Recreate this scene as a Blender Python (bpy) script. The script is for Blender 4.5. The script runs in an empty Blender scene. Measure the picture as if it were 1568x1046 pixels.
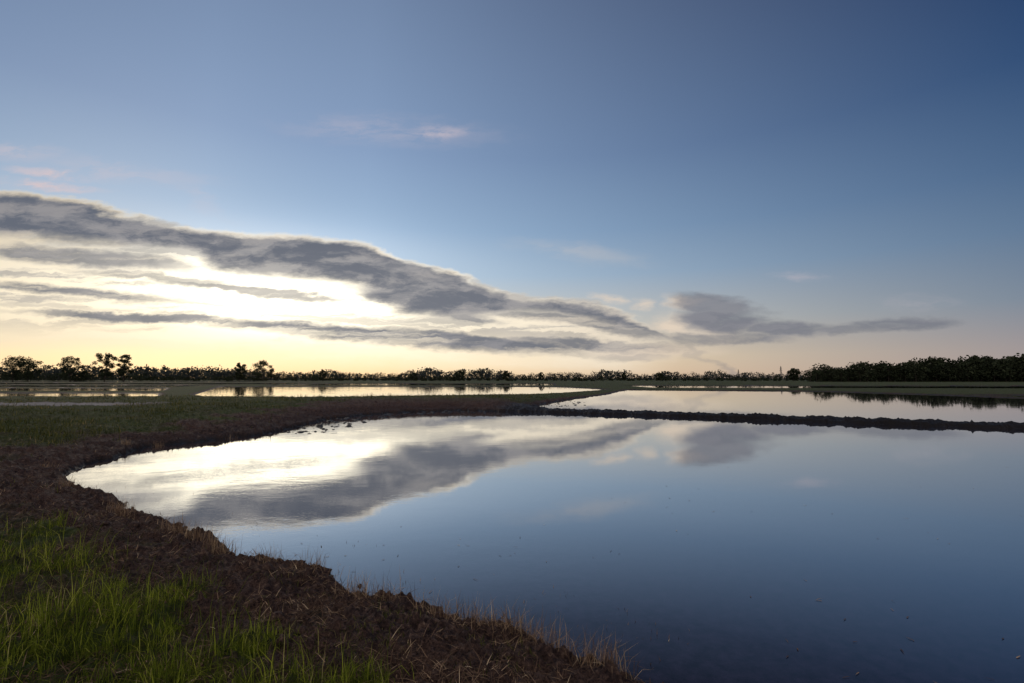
import bpy, math, time
import numpy as np
from mathutils import Vector
T0=time.time()
rng=np.random.default_rng(7)
sc=bpy.context.scene
sc.view_settings.view_transform='Standard'
sc.view_settings.look='None'
sc.view_settings.exposure=0
R=math.radians
PITCH=R(4.33); EYE=1.8; F=740.0   # lens calibration: focal length in 1568-px units

# ---------------- camera ----------------
cam=bpy.data.cameras.new("camera"); cam.sensor_width=36; cam.lens=36*F/1568
cam.clip_start=0.05; cam.clip_end=20000
co=bpy.data.objects.new("camera",cam); sc.collection.objects.link(co)
co.location=(0,0,EYE); co.rotation_euler=(math.pi/2+PITCH,0,0)
sc.camera=co

# ---------------- noise ----------------
perm=rng.permutation(512)
gr=rng.uniform(0,2*np.pi,512); GX=np.cos(gr); GY=np.sin(gr)
def perlin(x,y):
    xi=np.floor(x).astype(np.int64); yi=np.floor(y).astype(np.int64)
    xf=x-xi; yf=y-yi
    u=xf*xf*xf*(xf*(xf*6-15)+10); v=yf*yf*yf*(yf*(yf*6-15)+10)
    def g(ix,iy,dx,dy):
        h=perm[(perm[ix&511]+iy)&511]
        return GX[h]*dx+GY[h]*dy
    a=g(xi,yi,xf,yf); b=g(xi+1,yi,xf-1,yf); c=g(xi,yi+1,xf,yf-1); d=g(xi+1,yi+1,xf-1,yf-1)
    return (a+(b-a)*u)+((c+(d-c)*u)-(a+(b-a)*u))*v
def fbm(x,y,o=4,s=1.0):
    r=0;a=1.0
    for i in range(o):
        r=r+a*perlin(x*s+17.3*i,y*s-9.1*i); s*=2.03; a*=.52
    return r*1.3
def ss(t):
    t=np.clip(t,0,1); return t*t*(3-2*t)

# ---------------- flooded paddies (plan view, metres) ----------------
shore=[(0.81,2.92),(0.76,3.01),(0.55,3.14),(0.33,3.32),(0.03,3.48),(-0.31,3.7),(-0.46,3.8),(-0.75,4.01),(-0.97,4.04),(-1.22,4.09),(-1.47,4.44),(-1.82,4.59),(-2.21,4.77),(-2.76,5.08),(-3.6,5.65),(-4.36,6.2),(-4.91,6.49),(-5.71,7.15),(-6.61,7.75),(-7.92,8.73),(-8.6,9.51),(-8.88,10.21),(-9.01,11.21),(-9.61,12.78),(-8.92,13.81),(-8.06,15.72),(-7.94,17.77),(-8.14,21.41),(-7.22,24.07),(-5.7,25.91),(-3.1,27.49)]
W=[]
W.append(shore+[(0.56,25.9),(6.8,23.1),(13.6,19.4),(18.3,17.2),(30,11.4),(55,-1),(40,-30),(12,-12),(4,-1.2),(2.2,1.2),(1.3,2.3)])
W.append([(2.2,26.6),(7.3,24.3),(14.1,20.5),(18.9,18.3),(30.6,12.5),(56,0.2),(60,5),(46,20),(46,42),(45.5,52),(42,66),(17.6,74.5),(10.5,53.5),(4,39.4),(1.1,31)])
W.append([(15.5,76),(5,57),(-5,45.5),(-9.6,40),(-14,36),(-22,38),(-34,52),(-62,103),(-6,106),(9,100)])
W.append([(47.5,44),(95,38),(100,47),(47.5,52)])
W.append([(-80,46),(-34,46.5),(-42,58),(-88,60)])
W.append([(-98,67),(-47,65),(-62,88),(-140,89)])
W.append([(-210,97),(-68,96),(-72,124),(-220,128)])
W.append([(-200,137),(-66,135),(-66,180),(-280,186)])
W.append([(-340,200),(-120,205),(-100,262),(-340,262)])
W.append([(-60,115),(10,113),(14,165),(-60,165)])
W.append([(26,86),(110,78),(120,110),(26,116)])
def sdf(x,y):
    best=np.full(x.shape,-1e9)
    for P in W:
        P=np.array(P); n=len(P); d2=np.full(x.shape,1e18); ins=np.zeros(x.shape,bool)
        for i in range(n):
            ax,ay=P[i]; bx,by=P[(i+1)%n]
            ex,ey=bx-ax,by-ay; wx=x-ax; wy=y-ay
            t=np.clip((wx*ex+wy*ey)/(ex*ex+ey*ey),0,1)
            dd=(wx-ex*t)**2+(wy-ey*t)**2
            np.minimum(d2,dd,out=d2)
            c=((ay>y)!=(by>y))
            if abs(by-ay)>1e-9:
                c&=(x<(bx-ax)*(y-ay)/(by-ay)+ax); ins^=c
        d=np.sqrt(d2); np.maximum(best,np.where(ins,d,-d),out=best)
    return -best
def height(x,y):
    r=np.hypot(x,y)
    s=sdf(x,y)
    amp=np.clip(0.10+0.004*r,0,0.5)
    s=s+amp*fbm(x,y,4,1.3)*1.1+0.07*fbm(x,y,3,6.0)*np.clip(15/np.maximum(r,1),0,1)
    land=0.10*ss(s/.12)+0.14*ss(s/1.0)+0.13*ss((s-.5)/3)
    gd=ss((y-14)/6)*ss((-x+2+(y-28)*0.5)/5)*ss(1-(y-32)/10)
    land=land+gd*0.16*ss((s-.3)/1.5)
    land=land*(1-.55*ss((r-40)/12))
    n=fbm(x,y,4,0.9)*0.05+fbm(x,y,4,4.0)*0.042
    cl=np.maximum(fbm(x,y,3,8.0)-.15,0)*0.08+0.024*fbm(x,y,3,18.0)*np.clip(8/np.maximum(r,1),0,1)
    land=land+(n+cl)*ss(s/.2)*(1-.6*ss((r-38)/14))
    bed=-0.25*ss(-s/1.2)
    m1=ss((y-12.5)/4)*ss((2-x)/4)*ss(1-(-s-1.8)/2.5)*ss((33-y)/3)
    m2=np.exp(-(((x-3.6)/3.0)**2+((y-35)/8)**2))
    m=np.clip(m1+1.3*m2,0,1)
    cn=fbm(x*1.0,y*0.7,4,3.2)
    bed2=-0.038+0.12*np.maximum(cn,-.3)+0.02*fbm(x,y,2,8)
    bed=bed*(1-m)+np.minimum(bed2,0.035)*m
    h=np.where(s>0,land,bed)
    return h,s

# ---------------- ground sheet ----------------
af=np.linspace(R(-60),R(60),1050)
ab=np.linspace(R(60),R(300),70)[1:-1]
ang=np.concatenate([af,ab]); NA=len(ang)
rad=np.concatenate([np.geomspace(.25,2,30)[:-1],np.geomspace(2,30,460)[:-1],np.geomspace(30,120,110)[:-1],np.geomspace(120,6000,70)])
NR=len(rad)
A,Rr=np.meshgrid(ang,rad)
gx=(np.sin(A)*Rr).ravel(); gy=(np.cos(A)*Rr).ravel()
gh,gs=height(gx,gy)
verts=np.concatenate([np.stack([gx,gy,gh],1),[[0,0,.35]]])
i=np.arange(NR-1)[:,None]; j=np.arange(NA)[None,:]; j2=(j+1)%NA
quads=np.stack([i*NA+j,(i)*NA+j2+0*i,(i+1)*NA+j2,(i+1)*NA+j],-1).reshape(-1,4)
quads=quads[:,::-1]
cidx=len(verts)-1
jj=np.arange(NA); tris=np.stack([np.full(NA,cidx),(jj+1)%NA,jj],1)
def mkmesh(name,v,q=None,t=None,smooth=True,mats=(),midx=None):
    me=bpy.data.meshes.new(name)
    nq=0 if q is None else len(q); nt=0 if t is None else len(t)
    me.vertices.add(len(v)); me.vertices.foreach_set("co",np.asarray(v,np.float32).ravel())
    li=[]; 
    if nq: li.append(q.ravel())
    if nt: li.append(t.ravel())
    li=np.concatenate(li).astype(np.int32)
    me.loops.add(len(li)); me.loops.foreach_set("vertex_index",li)
    me.polygons.add(nq+nt)
    st=np.concatenate([np.arange(nq)*4,nq*4+np.arange(nt)*3]).astype(np.int32)
    me.polygons.foreach_set("loop_start",st)
    if smooth: me.polygons.foreach_set("use_smooth",np.ones(nq+nt,bool))
    for m in mats: me.materials.append(m)
    if midx is not None: me.polygons.foreach_set("material_index",np.asarray(midx,np.int32))
    me.update(calc_edges=True); me.validate()
    ob=bpy.data.objects.new(name,me); sc.collection.objects.link(ob)
    return ob
def pattr(ob,name,arr):
    a=ob.data.attributes.new(name,'FLOAT','POINT'); a.data.foreach_set("value",np.asarray(arr,np.float32))

# ---------------- material helpers ----------------
class NT:
    def __init__(s,nt): s.nt=nt; s.n=nt.nodes; s.l=nt.links
    def set(s,sock,v):
        if hasattr(v,'is_output') : s.l.new(v,sock)
        else: sock.default_value=v
    def m(s,op,a,b=0.0,c=None,clamp=False):
        n=s.n.new('ShaderNodeMath'); n.operation=op; n.use_clamp=clamp
        s.set(n.inputs[0],a); s.set(n.inputs[1],b)
        if c is not None: s.set(n.inputs[2],c)
        return n.outputs[0]
    def vm(s,op,a,b=None,sc=None):
        n=s.n.new('ShaderNodeVectorMath'); n.operation=op
        s.set(n.inputs[0],a)
        if b is not None: s.set(n.inputs[1],b)
        if sc is not None: s.set(n.inputs['Scale'],sc)
        return n.outputs['Value'] if op in('LENGTH','DOT_PRODUCT') else n.outputs[0]
    def mr(s,v,a,b,c=0.0,d=1.0,smooth=True):
        n=s.n.new('ShaderNodeMapRange'); n.interpolation_type='SMOOTHSTEP' if smooth else 'LINEAR'
        s.set(n.inputs[0],v)
        for k,x in zip((1,2,3,4),(a,b,c,d)): s.set(n.inputs[k],x)
        return n.outputs[0]
    def mix(s,f,a,b):
        n=s.n.new('ShaderNodeMix'); n.data_type='RGBA'
        s.set(n.inputs[0],f); s.set(n.inputs[6],a); s.set(n.inputs[7],b)
        return n.outputs[2]
    def noise(s,vec,scale,detail=4,rough=.55,dist=0,col=False,dim='3D'):
        n=s.n.new('ShaderNodeTexNoise'); n.noise_dimensions=dim
        if vec is not None: s.l.new(vec,n.inputs['Vector'])
        n.inputs['Scale'].default_value=scale; n.inputs['Detail'].default_value=detail
        n.inputs['Roughness'].default_value=rough; n.inputs['Distortion'].default_value=dist
        return n.outputs[1 if col else 0]
    def ramp(s,f,pts,interp='LINEAR'):
        n=s.n.new('ShaderNodeValToRGB'); cr=n.color_ramp; cr.interpolation=interp
        while len(cr.elements)<len(pts): cr.elements.new(.5)
        for e,(p,c) in zip(cr.elements,pts): e.position=p; e.color=(*c,1) if len(c)==3 else c
        s.set(n.inputs[0],f); return n.outputs[0]
    def curve(s,f,pts):
        n=s.n.new('ShaderNodeFloatCurve'); c=n.mapping.curves[0]
        n.mapping.use_clip=False
        c.points[0].location=pts[0]; c.points[1].location=pts[-1]
        for p in pts[1:-1]: c.points.new(*p)
        n.mapping.update(); s.set(n.inputs['Value'],f); return n.outputs[0]
    def mapping(s,v,loc=(0,0,0),rot=(0,0,0),scale=(1,1,1),typ='POINT'):
        n=s.n.new('ShaderNodeMapping'); n.vector_type=typ; s.l.new(v,n.inputs[0])
        n.inputs['Location'].default_value=loc; n.inputs['Rotation'].default_value=rot; n.inputs['Scale'].default_value=scale
        return n.outputs[0]
    def attr(s,name):
        n=s.n.new('ShaderNodeAttribute'); n.attribute_name=name; return n.outputs['Fac']
def lin(r,g,b):
    f=lambda c:(c/255/12.92) if c/255<=.04045 else ((c/255+.055)/1.055)**2.4
    return (f(r),f(g),f(b))
def newmat(name):
    m=bpy.data.materials.new(name); m.use_nodes=True; m.node_tree.nodes.clear()
    t=NT(m.node_tree); out=t.n.new('ShaderNodeOutputMaterial'); return m,t,out
def principled(t,out,col,rough=.9,spec=.3,normal=None):
    b=t.n.new('ShaderNodeBsdfPrincipled'); t.set(b.inputs['Base Color'],col)
    t.set(b.inputs['Roughness'],rough); t.set(b.inputs['Specular IOR Level'],spec)
    if normal is not None: t.l.new(normal,b.inputs['Normal'])
    t.l.new(b.outputs[0],out.inputs[0]); return b
def bump(t,h,strength,dist):
    n=t.n.new('ShaderNodeBump'); n.inputs['Strength'].default_value=strength; n.inputs['Distance'].default_value=dist
    t.l.new(h,n.inputs['Height']); return n.outputs[0]

# ground material
mg,t,out=newmat("earth_and_turf")
pos=t.n.new('ShaderNodeNewGeometry').outputs['Position']
n1=t.noise(pos,1.3,4,.65); n2=t.noise(pos,16,5,.8); n3=t.noise(pos,70,3,.7)
soil=t.ramp(n2,[(.34,(.010,.006,.008)),(.47,(.046,.028,.027)),(.58,(.12,.074,.060)),(.72,(.36,.25,.18))])
soil=t.mix(t.mr(n1,.4,.65),soil,t.ramp(n3,[(.40,(.014,.008,.010)),(.66,(.18,.11,.085))]))
turf=t.ramp(n2,[(.3,(.018,.028,.009)),(.55,(.055,.075,.022)),(.75,(.13,.13,.045))])
c=t.mix(t.attr("grass"),soil,turf)
track=t.ramp(n3,[(.3,(.20,.185,.19)),(.7,(.34,.32,.32))])
c=t.mix(t.attr("track"),c,track)
wet=t.attr("wet")
c=t.mix(wet,c,(.014,.011,.011,1))
rough=t.mr(wet,0,1,.95,.6)
hh=t.m('ADD',t.m('MULTIPLY',n2,1.0),t.m('MULTIPLY',n3,.5))
principled(t,out,c,rough,.2,bump(t,hh,1.0,.05))
ground=mkmesh("ground",verts,quads,tris,True,[mg])
ex=verts[:,0]; ey=verts[:,1]; er=np.hypot(ex,ey); es=np.append(gs,5)
def track_mask(x,y):
    return ss((1-np.abs(y-23.6-0.05*(x+24))/1.8)*2)*ss((-16.5-x)/3)
def grass_mask(x,y,s):
    r=np.hypot(x,y)
    n=fbm(x,y,3,.8)
    near=ss(((x+1.05)*-.588+(y-2.2)*-.809+.42+fbm(x,y,3,1.9)*.55)/.45)*ss((9-r)/2)*(.35+.65*ss(.85+1.8*fbm(x+9,y,3,1.3)))
    left=ss((-x-9.3+n*1.2)/2)*ss((y-9.5+(x+12)*0.25+n*2)/3)*ss((s-.8)/1)
    far=ss((r-28)/6)*ss((s-.3)/.4)
    g=np.clip(np.maximum(np.maximum(near,left*.85),far*.85)+.3*n*(near+left+far>.05),0,1)
    return g*(1-.95*track_mask(x,y))
pattr(ground,"grass",grass_mask(ex,ey,es)*ss((es-.15)/.4))
pattr(ground,"track",track_mask(ex,ey))
crossd=ss((30-ey)/2)*ss((ex+1.5)/2)*ss((er-12)/2)
pattr(ground,"wet",np.clip(ss(1-(verts[:,2]+.0)/.10)+.85*crossd+.35*ss((er-13)/3)*ss(1.2-es/1.2)*(er<35),0,1))

# ---------------- water ----------------
mw,t,out=newmat("still_water")
pos=t.n.new('ShaderNodeNewGeometry').outputs['Position']
w1=t.noise(t.mapping(pos,scale=(1,1.6,1)),2.2,2,.5); w2=t.noise(t.mapping(pos,rot=(0,0,.5),scale=(1,1.7,1)),15,2,.6)
sepx=t.n.new('ShaderNodeSeparateXYZ'); t.l.new(pos,sepx.inputs[0])
patch=t.mr(t.noise(pos,.35,3,.6),.42,.6,.3,1.15)
calm=t.m('MULTIPLY',t.mr(sepx.outputs[0],-9,3,1.0,.22),patch)
hgt=t.m('MULTIPLY',t.m('ADD',t.m('MULTIPLY',w1,.45),t.m('MULTIPLY',w2,.15)),calm)
nb=bump(t,hgt,.07,.05)
bed=t.ramp(t.noise(pos,9,5,.75),[(.35,(.005,.005,.013)),(.7,(.026,.022,.046))])
dif=t.n.new('ShaderNodeBsdfDiffuse'); t.l.new(bed,dif.inputs[0])
gl=t.n.new('ShaderNodeBsdfGlossy'); gl.inputs['Color'].default_value=(.94,.95,.96,1); gl.inputs['Roughness'].default_value=.025
t.l.new(nb,gl.inputs['Normal'])
lw=t.n.new('ShaderNodeLayerWeight'); lw.inputs[0].default_value=.5; t.l.new(nb,lw.inputs['Normal'])
fac=t.ramp(lw.outputs['Facing'],[(0,(.02,)*3),(.4,(.03,)*3),(.5,(.05,)*3),(.57,(.16,)*3),(.64,(.34,)*3),(.75,(.62,)*3),(.9,(.86,)*3),(1,(.97,)*3)])
mx=t.n.new('ShaderNodeMixShader'); t.l.new(fac,mx.inputs[0]); t.l.new(dif.outputs[0],mx.inputs[1]); t.l.new(gl.outputs[0],mx.inputs[2])
t.l.new(mx.outputs[0],out.inputs[0])
wv=np.array([(-6000,-6000,0),(6000,-6000,0),(6000,6000,0),(-6000,6000,0)],float)
water=mkmesh("paddy_water",wv,np.array([[0,1,2,3]]),None,False,[mw])

# ---------------- blades ----------------
def leafmat(name,stops,transl=.45):
    m,t,out=newmat(name)
    c=t.ramp(t.attr("shade"),stops)
    b=t.n.new('ShaderNodeBsdfDiffuse'); t.l.new(c,b.inputs[0])
    if transl<=0:
        t.l.new(b.outputs[0],out.inputs[0]); return m
    tr=t.n.new('ShaderNodeBsdfTranslucent'); t.l.new(c,tr.inputs[0])
    mx=t.n.new('ShaderNodeMixShader'); mx.inputs[0].default_value=transl
    t.l.new(b.outputs[0],mx.inputs[1]); t.l.new(tr.outputs[0],mx.inputs[2]); t.l.new(mx.outputs[0],out.inputs[0])
    return m
m_green=leafmat("fresh_grass",[(0,(.035,.052,.010)),(.5,(.15,.19,.024)),(.85,(.38,.41,.05)),(1,(.44,.38,.16))],.5)
m_dull=leafmat("bank_grass",[(0,(.026,.034,.011)),(.5,(.085,.092,.027)),(.85,(.19,.165,.06)),(1,(.32,.24,.12))],.4)
m_straw=leafmat("dry_straw",[(0,(.045,.027,.022)),(.5,(.16,.10,.068)),(.85,(.42,.29,.18)),(1,(.72,.57,.37))],0)
def blades(name,x,y,z,L,w,lean,mat,shade,curl=.5):
    n=len(x); a=rng.uniform(0,2*np.pi,n)
    dx,dy=np.cos(a),np.sin(a)
    b=a+np.pi/2+rng.normal(0,.5,n); wx,wy=np.cos(b)*w/2,np.sin(b)*w/2
    l1=lean; l2=lean*(1+curl)+.1
    m0=np.stack([x,y,z],1)
    d1=np.stack([dx*np.sin(l1),dy*np.sin(l1),np.cos(l1)],1)*L[:,None]*.55
    l2=np.minimum(l2,1.75); d2=np.stack([dx*np.sin(l2),dy*np.sin(l2),np.cos(l2)],1)*L[:,None]*.5
    W3=np.stack([wx,wy,0*wx],1)
    V=np.stack([m0-W3,m0+W3,m0+d1+W3*.8,m0+d1-W3*.8,m0+d1+d2],1).reshape(-1,3)
    k=np.arange(n)[:,None]*5
    ob=mkmesh(name,V,k+np.array([[0,1,2,3]]),k+np.array([[3,2,4]]),True,[mat])
    pattr(ob,"shade",np.repeat(np.clip(shade,0,1),5)); return ob
def polar(n,r0,r1,a0,a1,p=1.0):
    r=r0*(r1/r0)**(rng.uniform(0,1,n)**p); a=R(1)*rng.uniform(a0,a1,n)
    return r*np.sin(a),r*np.cos(a),r
cx,cy,cr_=polar(4000,1.3,9,-62,5)
h,s=height(cx,cy); g=grass_mask(cx,cy,s); k=(g>.22+.5*rng.uniform(size=len(g)))&(s>.2)
cx,cy=cx[k],cy[k]; sz=np.clip(rng.lognormal(-.15,.5,len(cx))*(1+.8*fbm(cx,cy,2,1.5)),.3,2.2)
per=42
bx=np.repeat(cx,per)+rng.normal(0,.05,len(cx)*per)*np.repeat(sz,per)
by=np.repeat(cy,per)+rng.normal(0,.05,len(cx)*per)*np.repeat(sz,per)
bz,_=height(bx,by)
L=np.repeat(sz,per)*rng.uniform(.05,.16,len(bx))
blades("grass",bx,by,bz-.01,L,rng.uniform(.0025,.005,len(bx)),np.abs(rng.normal(.4,.38,len(bx))),m_green,rng.beta(1.8,2.4,len(bx))+np.repeat(rng.normal(0,.14,len(cx)),per),1.4)
bx,by,r=polar(30000,1.8,14,-60,20); h,s=height(bx,by); n=fbm(bx,by,3,1.6)
k=(s>.35)&(n>.06)&(h>.1); bx,by,h=bx[k],by[k],h[k]
blades("weeds",bx,by,h-.005,rng.uniform(.02,.07,len(bx)),rng.uniform(.003,.006,len(bx)),np.abs(rng.normal(.6,.4,len(bx))),m_dull,rng.beta(2,1.7,len(bx)),1)
bx,by,r=polar(120000,1.6,18,-62,30,.9); h,s=height(bx,by)
k=(s>.05)&(h>.06)&(rng.uniform(size=len(r))<.45+1.5*fbm(bx,by,3,1.1)); bx,by,h,r=bx[k],by[k],h[k],r[k]
blades("straw_litter",bx,by,h+.008,rng.uniform(.03,.12,len(bx)),rng.uniform(.002,.0045,len(bx))*(1+r*.08),rng.uniform(.9,1.6,len(bx)),m_straw,rng.beta(.9,1.8,len(bx)),.1)
tuft=[(-6.7,7.55),(-5.3,6.75),(-4.9,6.3),(-4.7,6.1),(-3.6,5.45),(-3.35,5.3),(-3.1,5.2),(-2.9,5.0),(-2.75,4.95),(-1.7,4.45),(-.95,3.95),(-.55,3.78),(-.42,3.7),(-.2,3.55),(0.0,3.4),(.12,3.35),(.3,3.22),(.5,3.08),(.62,3.0),(-8.7,9.3),(-9.6,12.3),(-9.3,13.0),(-8.3,14.6),(-1.15,3.95),(-2.2,4.65)]
X=[];Y=[]
for (a,b) in tuft:
    n=int(rng.integers(60,150)); X.append(a-.05+rng.normal(0,.08,n)); Y.append(b-.05+rng.normal(0,.05,n))
X=np.concatenate(X);Y=np.concatenate(Y); h,s=height(X,Y)
blades("dry_grass_tufts",X,Y,h-.01,rng.uniform(.05,.24,len(X)),rng.uniform(.002,.004,len(X)),np.abs(rng.normal(.4,.35,len(X))),m_straw,rng.beta(3,2,len(X)),1)
bx,by,r=polar(6000,3,12,-50,20); h,s=height(bx,by); k=(s<-.02)&(s>-.9)&(fbm(bx,by,2,1.5)>.14)
bx,by=bx[k][:170],by[k][:170]
blades("stubble",bx,by,0*bx-.02,rng.uniform(.03,.06,len(bx)),rng.uniform(.003,.006,len(bx)),np.abs(rng.normal(.6,.4,len(bx))),m_straw,rng.beta(2,2,len(bx)),.4)
# bits of floating straw
bx,by,r=polar(1500,3.0,20,-45,47); h,s=height(bx,by); k=(s<-.15)&(fbm(bx,by,2,.5)>.05)
bx,by=bx[k][:150],by[k][:150]
blades("floating_straw",bx,by,0*bx+.004,rng.uniform(.02,.07,len(bx)),rng.uniform(.004,.009,len(bx)),np.full(len(bx),1.5),m_straw,rng.beta(1.5,1.5,len(bx)),0)
bx,by,r=polar(170000,9,60,-58,58,1.0); h,s=height(bx,by); g=grass_mask(bx,by,s)
cross=(by<30)&(bx>-2)
k=(s>.25)&(rng.uniform(size=len(r))<g*1.1+.03)&(~cross|(rng.uniform(size=len(r))<.12))&(rng.uniform(size=len(r))<ss(1.5-r/42))
bx,by,h,r,s=bx[k],by[k],h[k],r[k],s[k]
cl=np.clip(.6+1.3*fbm(bx,by,3,.5),.25,2.0)
blades("bank_grass",bx,by,h-.02,rng.uniform(.06,.22,len(bx))*cl,(.004+.0006*r),np.abs(rng.normal(.3,.25,len(bx))),m_dull,np.clip(rng.beta(2,2.5,len(bx))+.35*fbm(bx,by,2,.3),0,1),1)

# ---------------- clods of earth ----------------
phi=(1+5**.5)/2
iv=np.array([(-1,phi,0),(1,phi,0),(-1,-phi,0),(1,-phi,0),(0,-1,phi),(0,1,phi),(0,-1,-phi),(0,1,-phi),(phi,0,-1),(phi,0,1),(-phi,0,-1),(-phi,0,1)],float); iv/=np.linalg.norm(iv[0])
it=[(0,11,5),(0,5,1),(0,1,7),(0,7,10),(0,10,11),(1,5,9),(5,11,4),(11,10,2),(10,7,6),(7,1,8),(3,9,4),(3,4,2),(3,2,6),(3,6,8),(3,8,9),(4,9,5),(2,4,11),(6,2,10),(8,6,7),(9,8,1)]
vl=[tuple(v) for v in iv]; cache={}
def midp(a,b):
    k=(min(a,b),max(a,b))
    if k not in cache:
        m=(np.array(vl[a])+np.array(vl[b])); m/=np.linalg.norm(m); vl.append(tuple(m)); cache[k]=len(vl)-1
    return cache[k]
it2=[]
for a,b,c_ in it:
    ab_,bc,ca=midp(a,b),midp(b,c_),midp(c_,a); it2+= [(a,ab_,ca),(b,bc,ab_),(c_,ca,bc),(ab_,bc,ca)]
iv=np.array(vl); it2=np.array(it2)
m_clod,t,out=newmat("earth_clod")
pos=t.n.new('ShaderNodeNewGeometry').outputs['Position']
nn=t.noise(pos,45,4,.7)
principled(t,out,t.ramp(nn,[(.35,(.018,.011,.012)),(.55,(.075,.047,.040)),(.75,(.22,.15,.11))]),.95,.2,bump(t,nn,.9,.02))
cx,cy,r=polar(5200,1.8,13,-58,22); h,s=height(cx,cy)
k=(s>-.08)&(rng.uniform(size=len(r))<np.where(s<.3,.5,.2))&(grass_mask(cx,cy,s)<.6)&(fbm(cx,cy,2,1.2)>-.15); cx,cy,h,r=cx[k],cy[k],h[k],r[k]
size=np.clip(rng.lognormal(-4.4,.55,len(cx)),.005,.045)
ecx=np.array([-1.72,-1.68,-.60,-.56,.2,-3.9]); ecy=np.array([4.50,4.46,3.86,3.82,3.32,5.8])
eh,_=height(ecx,ecy); cx=np.append(cx,ecx); cy=np.append(cy,ecy); h=np.append(h,eh); size=np.append(size,[.06,.045,.055,.04,.035,.05])
N=len(cx); V=iv[None]*(1+.28*rng.normal(size=(N,len(iv),1)).clip(-1.5,1.5))
V=V*(size[:,None,None]*rng.uniform(.7,1.3,(N,1,3)))*np.array([1,1,.75])+np.stack([cx,cy,np.maximum(h,-.01)+size*.25],1)[:,None,:]
mkmesh("earth_clods",V.reshape(-1,3),None,(np.arange(N)[:,None,None]*len(iv)+it2[None]).reshape(-1,3),False,[m_clod])

# ---------------- trees ----------------
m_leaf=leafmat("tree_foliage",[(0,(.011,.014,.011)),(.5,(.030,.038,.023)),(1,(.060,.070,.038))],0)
m_far_hazed=leafmat("distant_foliage_haze_tint",[(0,(.034,.042,.047)),(.5,(.052,.062,.063)),(1,(.072,.082,.072))],0)  # bluish distance haze mixed into the leaf colour
m_bark,t,out=newmat("bark")
pos=t.n.new('ShaderNodeNewGeometry').outputs['Position']
principled(t,out,t.ramp(t.noise(pos,5,4),[(.3,(.02,.016,.013)),(.7,(.06,.05,.04))]))
def tube(p0,p1,r0,r1,n=6):
    p0=np.array(p0,float);p1=np.array(p1,float); d=p1-p0; d/=np.linalg.norm(d)+1e-9
    u=np.cross(d,[0,0,1.0]) if abs(d[2])<.95 else np.cross(d,[1.0,0,0]); u/=np.linalg.norm(u); v=np.cross(d,u)
    a=np.arange(n)*2*np.pi/n; ring=np.cos(a)[:,None]*u+np.sin(a)[:,None]*v
    V=np.concatenate([p0+ring*r0,p1+ring*r1]); k=np.arange(n)
    Q=np.stack([k,(k+1)%n,(k+1)%n+n,k+n],1); return V,Q
def treegeo(x,y,H,Wd,open_=.5,trunk=.25,seed=0,leaf=.4,nleaf=1400,nc=None):
    g=np.random.default_rng(seed); Vs=[];Qs=[];Ms=[];Sh=[];off=0
    def add(V,Q,m,sh):
        nonlocal off
        Vs.append(V);Qs.append(Q+off);Ms.append(np.full(len(Q),m));Sh.append(sh);off+=len(V)
    top=np.array([g.normal(0,.03)*H,g.normal(0,.03)*H,H*.8])
    V,Q=tube((0,0,-.3),top*.5,.022*H,.015*H); add(V,Q,0,np.zeros(len(V)))
    V,Q=tube(top*.5,top,.015*H,.005*H); add(V,Q,0,np.zeros(len(V)))
    nc=nc or int(g.integers(16,22)); C=[]
    for i in range(nc):
        a=i*2.4+g.uniform(-.4,.4); zf=trunk+.1+(.88-trunk-.1)*((i+.5)/nc)+g.uniform(-.05,.05)
        mid=(trunk+1)*.5; half=(1-trunk)*.5
        rr=Wd*.5*math.sqrt(max(.08,1-((zf-mid)/half/1.05)**2))*g.uniform(.35,.8)
        c=np.array([math.cos(a)*rr,math.sin(a)*rr,zf*H]); cr=Wd*g.uniform(.13,.22)*(1-.3*open_); C.append((c,cr))
        b=top*min(.95,max(trunk,zf-.2)); V,Q=tube(b,c,.007*H,.002*H,4); add(V,Q,0,np.zeros(len(V)))
    C.append((np.array([top[0],top[1],H*.9]),Wd*.15))
    tot=sum(c[1]**2 for c in C)
    for c,cr in C:
        n=int(nleaf*cr**2/tot)
        d=g.normal(size=(n,3)); d/=np.linalg.norm(d,axis=1)[:,None]
        rr=cr*(g.uniform(0,1,n)**(.45))*(1+.25*g.normal(size=n)*open_)
        P=c+d*rr[:,None]*np.array([1,1,.75]); 
        P=P[P[:,2]>H*trunk*.5]; n=len(P)
        e1=g.normal(size=(n,3)); e1/=np.linalg.norm(e1,axis=1)[:,None]
        e2=np.cross(e1,g.normal(size=(n,3))); e2/=np.linalg.norm(e2,axis=1)[:,None]
        sz=leaf*g.uniform(.5,1.2,n)[:,None]*.5
        V=np.stack([P-e1*sz,P-e2*sz*.7,P+e1*sz,P+e2*sz*.7],1).reshape(-1,3)
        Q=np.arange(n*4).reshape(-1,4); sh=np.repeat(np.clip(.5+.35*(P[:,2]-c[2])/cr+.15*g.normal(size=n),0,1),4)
        add(V,Q,1,sh)
    V=np.concatenate(Vs)+np.array([x,y,.05]); return V,np.concatenate(Qs),np.concatenate(Ms),np.concatenate(Sh)
def tree(name,x,y,H,Wd,**k):
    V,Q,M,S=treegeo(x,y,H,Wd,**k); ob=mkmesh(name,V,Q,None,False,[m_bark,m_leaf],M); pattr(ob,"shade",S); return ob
def at(px,d): return ((px-784)/740*d,d)     # bearing + range to a landmark
D=266
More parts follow.
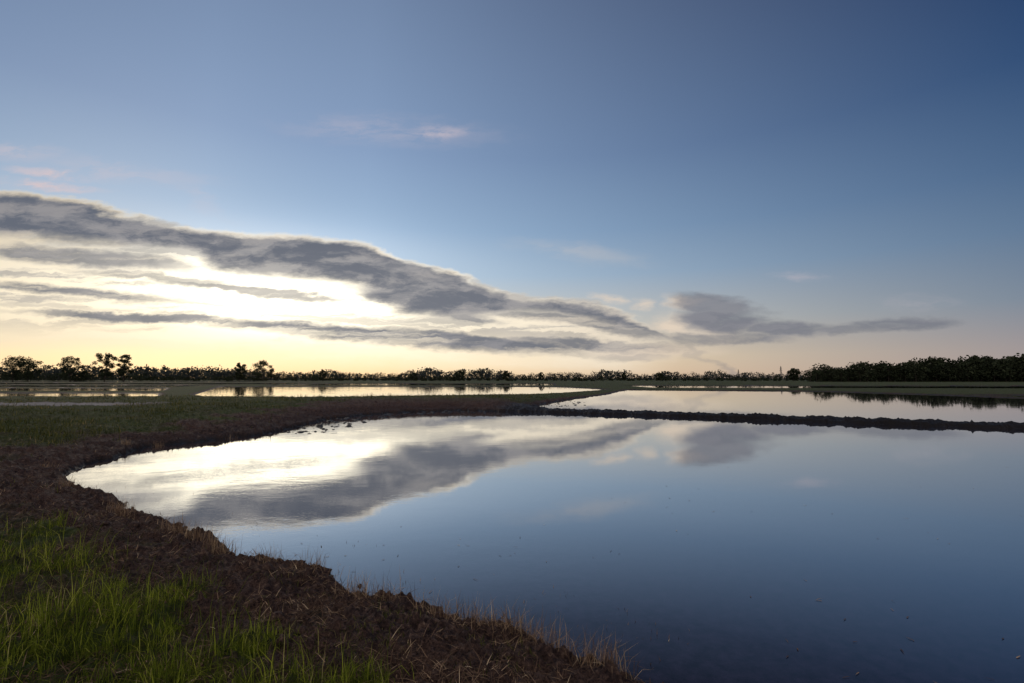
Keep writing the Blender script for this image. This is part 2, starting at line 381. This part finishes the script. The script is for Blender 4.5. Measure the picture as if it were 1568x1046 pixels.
for i,(nm,px,d,H,Wd,op,tr,nl) in enumerate([
  ("oak_tree",22,D,13.6,14,.3,.05,3600),("oak_tree",45,D,13.4,12,.3,.05,3300),("oak_tree",110,D,14.0,11.5,.3,.05,3500),
  ("poplar_tree",162,D,15.8,11.5,.7,.10,3400),("poplar_tree",191,D,15.2,9,.4,.08,3200),
  ("oak_tree",368,D,10.4,6.8,.3,.04,2400),("ash_tree",404,D,11.4,13,.9,.14,2300),("oak_tree",495,D,6.5,5,.4,.04,1000),
  ("ash_tree",130,D+8,6,7,.4,.04,1100),("oak_tree",634,D,5.0,4,.4,.05,700),("oak_tree",775,D,5.8,5,.4,.05,1000),("oak_tree",704,D,6.4,9,.4,.05,1400),
  ("oak_tree",829,D,5.2,3.4,.4,.05,700),("oak_tree",955,D,4.8,3,.4,.05,500),("oak_tree",1010,D,4.6,6,.4,.05,800),("oak_tree",1213,D,7.3,7.2,.3,.04,2400)]):
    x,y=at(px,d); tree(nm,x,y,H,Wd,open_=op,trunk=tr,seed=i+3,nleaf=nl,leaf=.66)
def mass(name,spec,mat,seed,leaf):
    g=np.random.default_rng(seed); VV=[];QQ=[];MM=[];SS=[];o=0
    for (x,y,H,Wd) in spec(g):
        V,Q,M,S=treegeo(x,y,H,Wd,open_=.3,trunk=.0,seed=int(g.integers(1e9)),leaf=leaf*max(.6,H/8),nleaf=260,nc=10)
        VV.append(V);QQ.append(Q+o);MM.append(M);SS.append(S);o+=len(V)
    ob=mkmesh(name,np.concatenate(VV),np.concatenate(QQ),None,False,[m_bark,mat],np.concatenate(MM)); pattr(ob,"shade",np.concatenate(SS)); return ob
prof=[(-200,12),(0,12),(65,10),(130,9.5),(200,9.5),(260,8.5),(330,9),(420,8),(500,8),(600,6.5),(640,7.5),(700,10),(790,8.5),(900,7),(1000,7.5),(1050,6.5),(1150,5.5),(1230,7),(1300,9),(1700,10)]
def wob(px,f): return float(1+.45*fbm(np.array([px/f]),np.array([3.3]),3)[0])
def far_spec(g):
    L=[]; px=-250
    while px<1800:
        px+=g.uniform(2,6)
        d=g.uniform(360,440); H=np.interp(px,[p[0] for p in prof],[p[1] for p in prof])*g.uniform(.5,1.05)*wob(px,60)
        x,y=at(px,d); L.append((x,y,H,H*g.uniform(1.0,2.6)))
    return L
mass("distant_tree_line",far_spec,m_far_hazed,11,1.3)
rp=[(1236,5),(1260,7),(1290,7.5),(1335,9.5),(1380,8.5),(1430,9.5),(1480,10.3),(1540,11),(1700,12)]
def wood_spec(g):
    L=[]; px=1236
    while px<1760:
        px+=g.uniform(1.5,5.0)
        for row in range(2):
            d=220+row*14+g.uniform(-5,5); H=np.interp(px,[p[0] for p in rp],[p[1] for p in rp])*g.uniform(.72,1.12)*.98*(.4+.6*wob(px,40))
            x,y=at(px+g.uniform(-4,4),d); L.append((x,y,H,H*g.uniform(.9,1.5)))
    return L
mass("woodland",wood_spec,m_leaf,12,.9)
def hedge_spec(g):
    L=[]; px=-150
    while px<1240:
        px+=g.uniform(2,12)*(1 if px<700 else 1.5)
        d=g.uniform(268,320); x,y=at(px,d); H=g.uniform(1.3,4.0)*(1.4 if px<80 else 1)*(1 if px<700 else .7)*wob(px,40); L.append((x,y,H,H*g.uniform(1.2,3.0)))
    return L
mass("hedgerow",hedge_spec,m_leaf,13,.9)

# ---------------- pylons ----------------
m_steel,t,out=newmat("galvanised_steel")
pos=t.n.new('ShaderNodeNewGeometry').outputs['Position']
b=principled(t,out,t.ramp(t.noise(pos,3,3),[(.3,(.10,.10,.10)),(.7,(.2,.2,.2))]),.5,.5); b.inputs['Metallic'].default_value=.5
def pylon(px,d,H):
    x,y=at(px,d); Vs=[];Qs=[];o=0
    def seg(a,b,r):
        nonlocal o
        V,Q=tube(a,b,r,r,4); Vs.append(V);Qs.append(Q+o);o+=len(V)
    bw=H*.07
    lv=[(z,bw*(1-z/H*.85)) for z in np.linspace(0,H,7)]
    for (z0,w0),(z1,w1) in zip(lv[:-1],lv[1:]):
        c0=[(-w0,-w0,z0),(w0,-w0,z0),(w0,w0,z0),(-w0,w0,z0)]; c1=[(-w1,-w1,z1),(w1,-w1,z1),(w1,w1,z1),(-w1,w1,z1)]
        for i in range(4):
            seg(c0[i],c1[i],.11); seg(c0[i],c1[(i+1)%4],.06); seg(c1[i],c1[(i+1)%4],.06)
    for z,a in ((H*.7,H*.11),(H*.82,H*.09),(H*.93,H*.06)):
        seg((-a,0,z),(a,0,z),.09); seg((-a,0,z),(0,0,z+H*.05),.06); seg((a,0,z),(0,0,z+H*.05),.06)
    V=np.concatenate(Vs)+np.array([x,y,0]); mkmesh("transmission_tower",V,np.concatenate(Qs),None,False,[m_steel])
pylon(1195,420,12); pylon(1468,420,20); pylon(1288,430,12); pylon(1130,520,11); pylon(225,420,14)

# ---------------- sun ----------------
SAZ=R(-25.0)                       # brightest part of the cloud
LAZ,LEL=R(-40.0),R(13.0)           # sun lamp set left of the glow so its glint misses the paddy
sd=(math.sin(LAZ)*math.cos(LEL),math.cos(LAZ)*math.cos(LEL),math.sin(LEL))
sl=bpy.data.lights.new("sun",'SUN'); sl.energy=.42; sl.angle=R(.5); sl.color=(1,.84,.64)
so=bpy.data.objects.new("sun",sl); sc.collection.objects.link(so)
so.rotation_euler=Vector(sd).to_track_quat('Z','Y').to_euler(); so.location=(-40,90,40)

# ---------------- sky ----------------
w=bpy.data.worlds.new("sky"); sc.world=w; w.use_nodes=True; w.node_tree.nodes.clear()
try:
    w.cycles.sampling_method='MANUAL'; w.cycles.sample_map_resolution=256
except Exception as e: print(e)
t=NT(w.node_tree); out=t.n.new('ShaderNodeOutputWorld'); bg=t.n.new('ShaderNodeBackground'); bg.inputs[1].default_value=.1
t.l.new(bg.outputs[0],out.inputs[0])
tc=t.n.new('ShaderNodeTexCoord'); dirv=tc.outputs['Generated']
sp=t.n.new('ShaderNodeSeparateXYZ'); t.l.new(dirv,sp.inputs[0]); x,y,z=sp.outputs
el=t.m('MULTIPLY',t.m('ARCSINE',z),180/math.pi)
dh=t.vm('NORMALIZE',t.vm('MULTIPLY',dirv,(1,1,0)))
daz=t.m('MULTIPLY',t.m('ARCCOSINE',t.vm('DOT_PRODUCT',dh,(math.sin(SAZ),math.cos(SAZ),0))),180/math.pi)
e01=t.m('DIVIDE',el,50)
rl=t.ramp(e01,[(0,lin(242,202,152)),(.05,lin(254,229,182)),(.13,lin(234,227,210)),(.24,lin(182,204,224)),(.34,lin(156,184,214)),(.5,lin(134,159,194)),(.8,lin(112,133,166)),(1,lin(92,112,148))])
rr=t.ramp(e01,[(0,lin(166,152,150)),(.05,lin(154,146,150)),(.13,lin(120,134,152)),(.24,lin(94,119,149)),(.34,lin(74,102,138)),(.5,lin(47,76,117)),(.8,lin(17,36,78)),(1,lin(11,27,64))])
grad=t.mix(t.mr(daz,8,74,smooth=False),rl,rr)
ns=t.n.new('ShaderNodeTexSky'); ns.sky_type='NISHITA'; ns.sun_disc=False; ns.sun_elevation=LEL; ns.sun_rotation=LAZ
nsc=t.vm('SCALE',ns.outputs[0],sc=.1)
skyc=t.mix(.05,grad,nsc)
ysafe=t.m('MAXIMUM',y,.02)
u=t.m('DIVIDE',x,ysafe); v=t.m('DIVIDE',z,ysafe)
def UV(px,py):
    X=(px-784)/F;Y=(523-py)/F
    yw=math.cos(PITCH)-Y*math.sin(PITCH); zw=math.sin(PITCH)+Y*math.cos(PITCH)
    return X/yw,zw/yw
cb=t.n.new('ShaderNodeCombineXYZ'); t.l.new(u,cb.inputs[0]); t.l.new(v,cb.inputs[1]); uv=cb.outputs[0]
nz=t.noise(t.mapping(uv,rot=(0,0,R(7)),scale=(1,3.5,1)),4,3,.55,col=True,dim='2D')
nzf=t.noise(t.mapping(uv,rot=(0,0,R(7)),scale=(1,2.6,1)),28,3,.62,col=True,dim='2D')
warp=t.vm('ADD',t.vm('MULTIPLY',t.vm('SUBTRACT',nz,(.5,.5,.5)),(.18,.024,0)),t.vm('MULTIPLY',t.vm('SUBTRACT',nzf,(.5,.5,.5)),(.04,.013,0)))
uvw=t.vm('ADD',uv,warp)
streak=t.noise(t.mapping(uvw,rot=(0,0,R(6)),scale=(1,13,1)),2.3,6,.64,dim='2D')
puff=t.noise(t.mapping(uvw,rot=(0,0,R(7)),scale=(1,3.8,1)),7,6,.62,dim='2D')
spw=t.n.new('ShaderNodeSeparateXYZ'); t.l.new(uvw,spw.inputs[0]); uw,vw,_=spw.outputs
def blob(px,py,rx,ry,ang,amt=1.0,soft=.55,src=None):
    cu,cv=UV(px,py)
    m=t.mapping(src or uvw,loc=(cu,cv,0),rot=(0,0,-R(ang)),scale=(rx/F,ry/F,1),typ='TEXTURE')
    d=t.vm('LENGTH',t.vm('MULTIPLY',m,(1,1,0)))
    return t.mr(d,1.25,1.25-soft*1.5 if soft<.8 else 0.0,0,amt)
def umax(L):
    r=L[0]
    for k in L[1:]: r=t.m('MAXIMUM',r,k)
    return r
def edge(pts):
    P=[UV(*p) for p in pts]
    return t.curve(t.m('DIVIDE',t.m('ADD',uw,1.5),3.0,clamp=True),[((a+1.5)/3,b) for a,b in P])
top=edge([(-400,300),(0,297),(60,300),(130,312),(200,330),(300,350),(400,360),(500,368),(560,378),(600,394),(660,410),(720,430),(800,449),(900,471),(960,487),(1010,512),(1100,560)])
bot=edge([(-400,354),(0,356),(150,370),(280,384),(340,406),(420,422),(520,436),(600,464),(700,488),(760,480),(800,474),(900,491),(1010,516),(1100,560)])
dt=t.m('SUBTRACT',top,vw)
db=t.m('SUBTRACT',vw,bot)
bodyA=t.m('MULTIPLY',t.mr(dt,-.007,.012),t.mr(db,-.026,.014))
bodyA=t.m('MULTIPLY',bodyA,t.mr(puff,.38,.68,1.0,.90))
low=edge([(-400,520),(0,512),(400,525),(700,545),(900,552),(1000,552),(1100,556)])
veil=t.m('MULTIPLY',t.mr(dt,-.012,.002),t.mr(t.m('SUBTRACT',vw,low),-.05,.01))
veil=t.m('MULTIPLY',veil,t.mr(u,.22,.36,1,0))
D_=[blob(110,392,230,17,6,.82),blob(110,447,210,10,5,.9),blob(390,446,200,8,7,.85),blob(220,487,240,8,2.5,.92),
    blob(560,513,320,14,5,.97),blob(720,522,220,13,5,.97),blob(640,463,140,20,12,.97),blob(900,527,150,10,4,.9),
    blob(965,546,75,8,0,.65),blob(330,493,170,6,3,.75),blob(870,492,140,10,8,.8),blob(250,425,170,7,5,.7),blob(60,470,140,4,3,.35),blob(480,486,160,4,4,.55),
    blob(710,486,70,7,8,.85),blob(960,510,70,10,8,.7),blob(350,470,120,3.5,5,.55),blob(600,498,110,4,6,.5)]
dsum=umax(D_)
dsum=t.m('MULTIPLY',dsum,t.mr(streak,.34,.52,.6,1.0))
E_=[blob(1095,468,80,16,10,.85,.5),blob(1120,492,75,26,8,.95),blob(1215,503,75,14,3,.9),blob(1150,520,100,11,-2,.8),
    blob(1375,497,100,12,-3,.85),blob(1300,505,80,9,0,.7),blob(1060,522,60,11,0,.7)]
esum=t.m('MULTIPLY',umax(E_),t.mr(puff,.3,.52,.6,1.0))
ext=t.m('MULTIPLY',t.m('MULTIPLY',veil,t.mr(streak,.48,.64,0,.55)),t.mr(el,3,6))
dark=umax([bodyA,dsum,esum,ext])
def gl_(px,py,rx,ry,amt,ang=0):
    cu,cv=UV(px,py); m=t.mapping(uv,loc=(cu,cv,0),rot=(0,0,-R(ang)),scale=(rx/F,ry/F,1),typ='TEXTURE')
    d=t.vm('LENGTH',t.vm('MULTIPLY',m,(1,1,0)))
    return t.m('MULTIPLY',t.m('POWER',2.718,t.m('MULTIPLY',t.m('MULTIPLY',d,d),-1)),amt)
g1=gl_(430,450,180,48,2.1,5); g2=gl_(420,465,450,85,.62,3)
lum=t.m('ADD',g1,g2)
veilc=t.mix(t.mr(u,-.6,.25,smooth=False),(*lin(230,214,186),1),(*lin(218,204,186),1))
veilc=t.vm('ADD',veilc,t.vm('SCALE',(1.0,.91,.68),sc=lum))
c=t.mix(t.m('MULTIPLY',veil,t.mr(streak,.35,.6,.94,.7)),skyc,veilc)
halo=gl_(440,385,240,50,.17,5); c=t.vm('ADD',c,t.vm('SCALE',(.97,.98,.98),sc=halo))
hz=gl_(500,560,520,28,.18,0); c=t.vm('ADD',c,t.vm('SCALE',(1,.84,.54),sc=hz))
fr=umax([blob(1035,462,45,12,10,.8,.9),blob(1040,500,60,28,0,.85,.9),blob(1090,510,100,24,0,.5,.9),blob(910,458,34,9,8,.8,.9),blob(970,466,26,9,8,.65,.9),blob(880,385,120,18,8,.2,.95),
         blob(1000,540,110,14,0,.6,.9)])
c=t.mix(t.m('MULTIPLY',fr,t.mr(puff,.3,.55,.3,1)),c,(*lin(232,213,192),1))
wi=umax([blob(665,203,80,16,0,.55,.95),blob(600,200,190,28,3,.26,.95),blob(70,284,105,11,4,1,.9),blob(85,266,90,10,4,.85,.9),blob(20,235,90,20,0,.4,.9),blob(1232,424,60,10,3,.26,.95),blob(1390,465,80,14,0,.14,.95),blob(190,262,150,20,8,.28,.95),blob(300,300,90,16,30,.16,.95)])
c=t.mix(t.m('MULTIPLY',wi,t.mr(puff,.36,.62,.12,1)),c,(*lin(216,198,200),1))
dk=t.mix(t.mr(puff,.36,.66),(*lin(100,106,119),1),(*lin(136,136,143),1))
dk=t.mix(t.m('MULTIPLY',esum,.5),dk,(*lin(124,126,137),1))
dk=t.vm('ADD',dk,t.vm('SCALE',(1,.9,.74),sc=t.m('MULTIPLY',g2,.11)))
c=t.mix(dark,c,dk)
# overhead and behind the viewer: added unseen sky glow that brightens the dark ground
back_fill=t.m('MULTIPLY',t.mr(y,.42,-.45),t.mr(z,-.05,.15))
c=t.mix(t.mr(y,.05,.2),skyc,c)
c=t.mix(back_fill,c,(.66,.60,.57,1))
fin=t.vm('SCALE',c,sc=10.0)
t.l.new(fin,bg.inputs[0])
print("built",time.time()-T0)
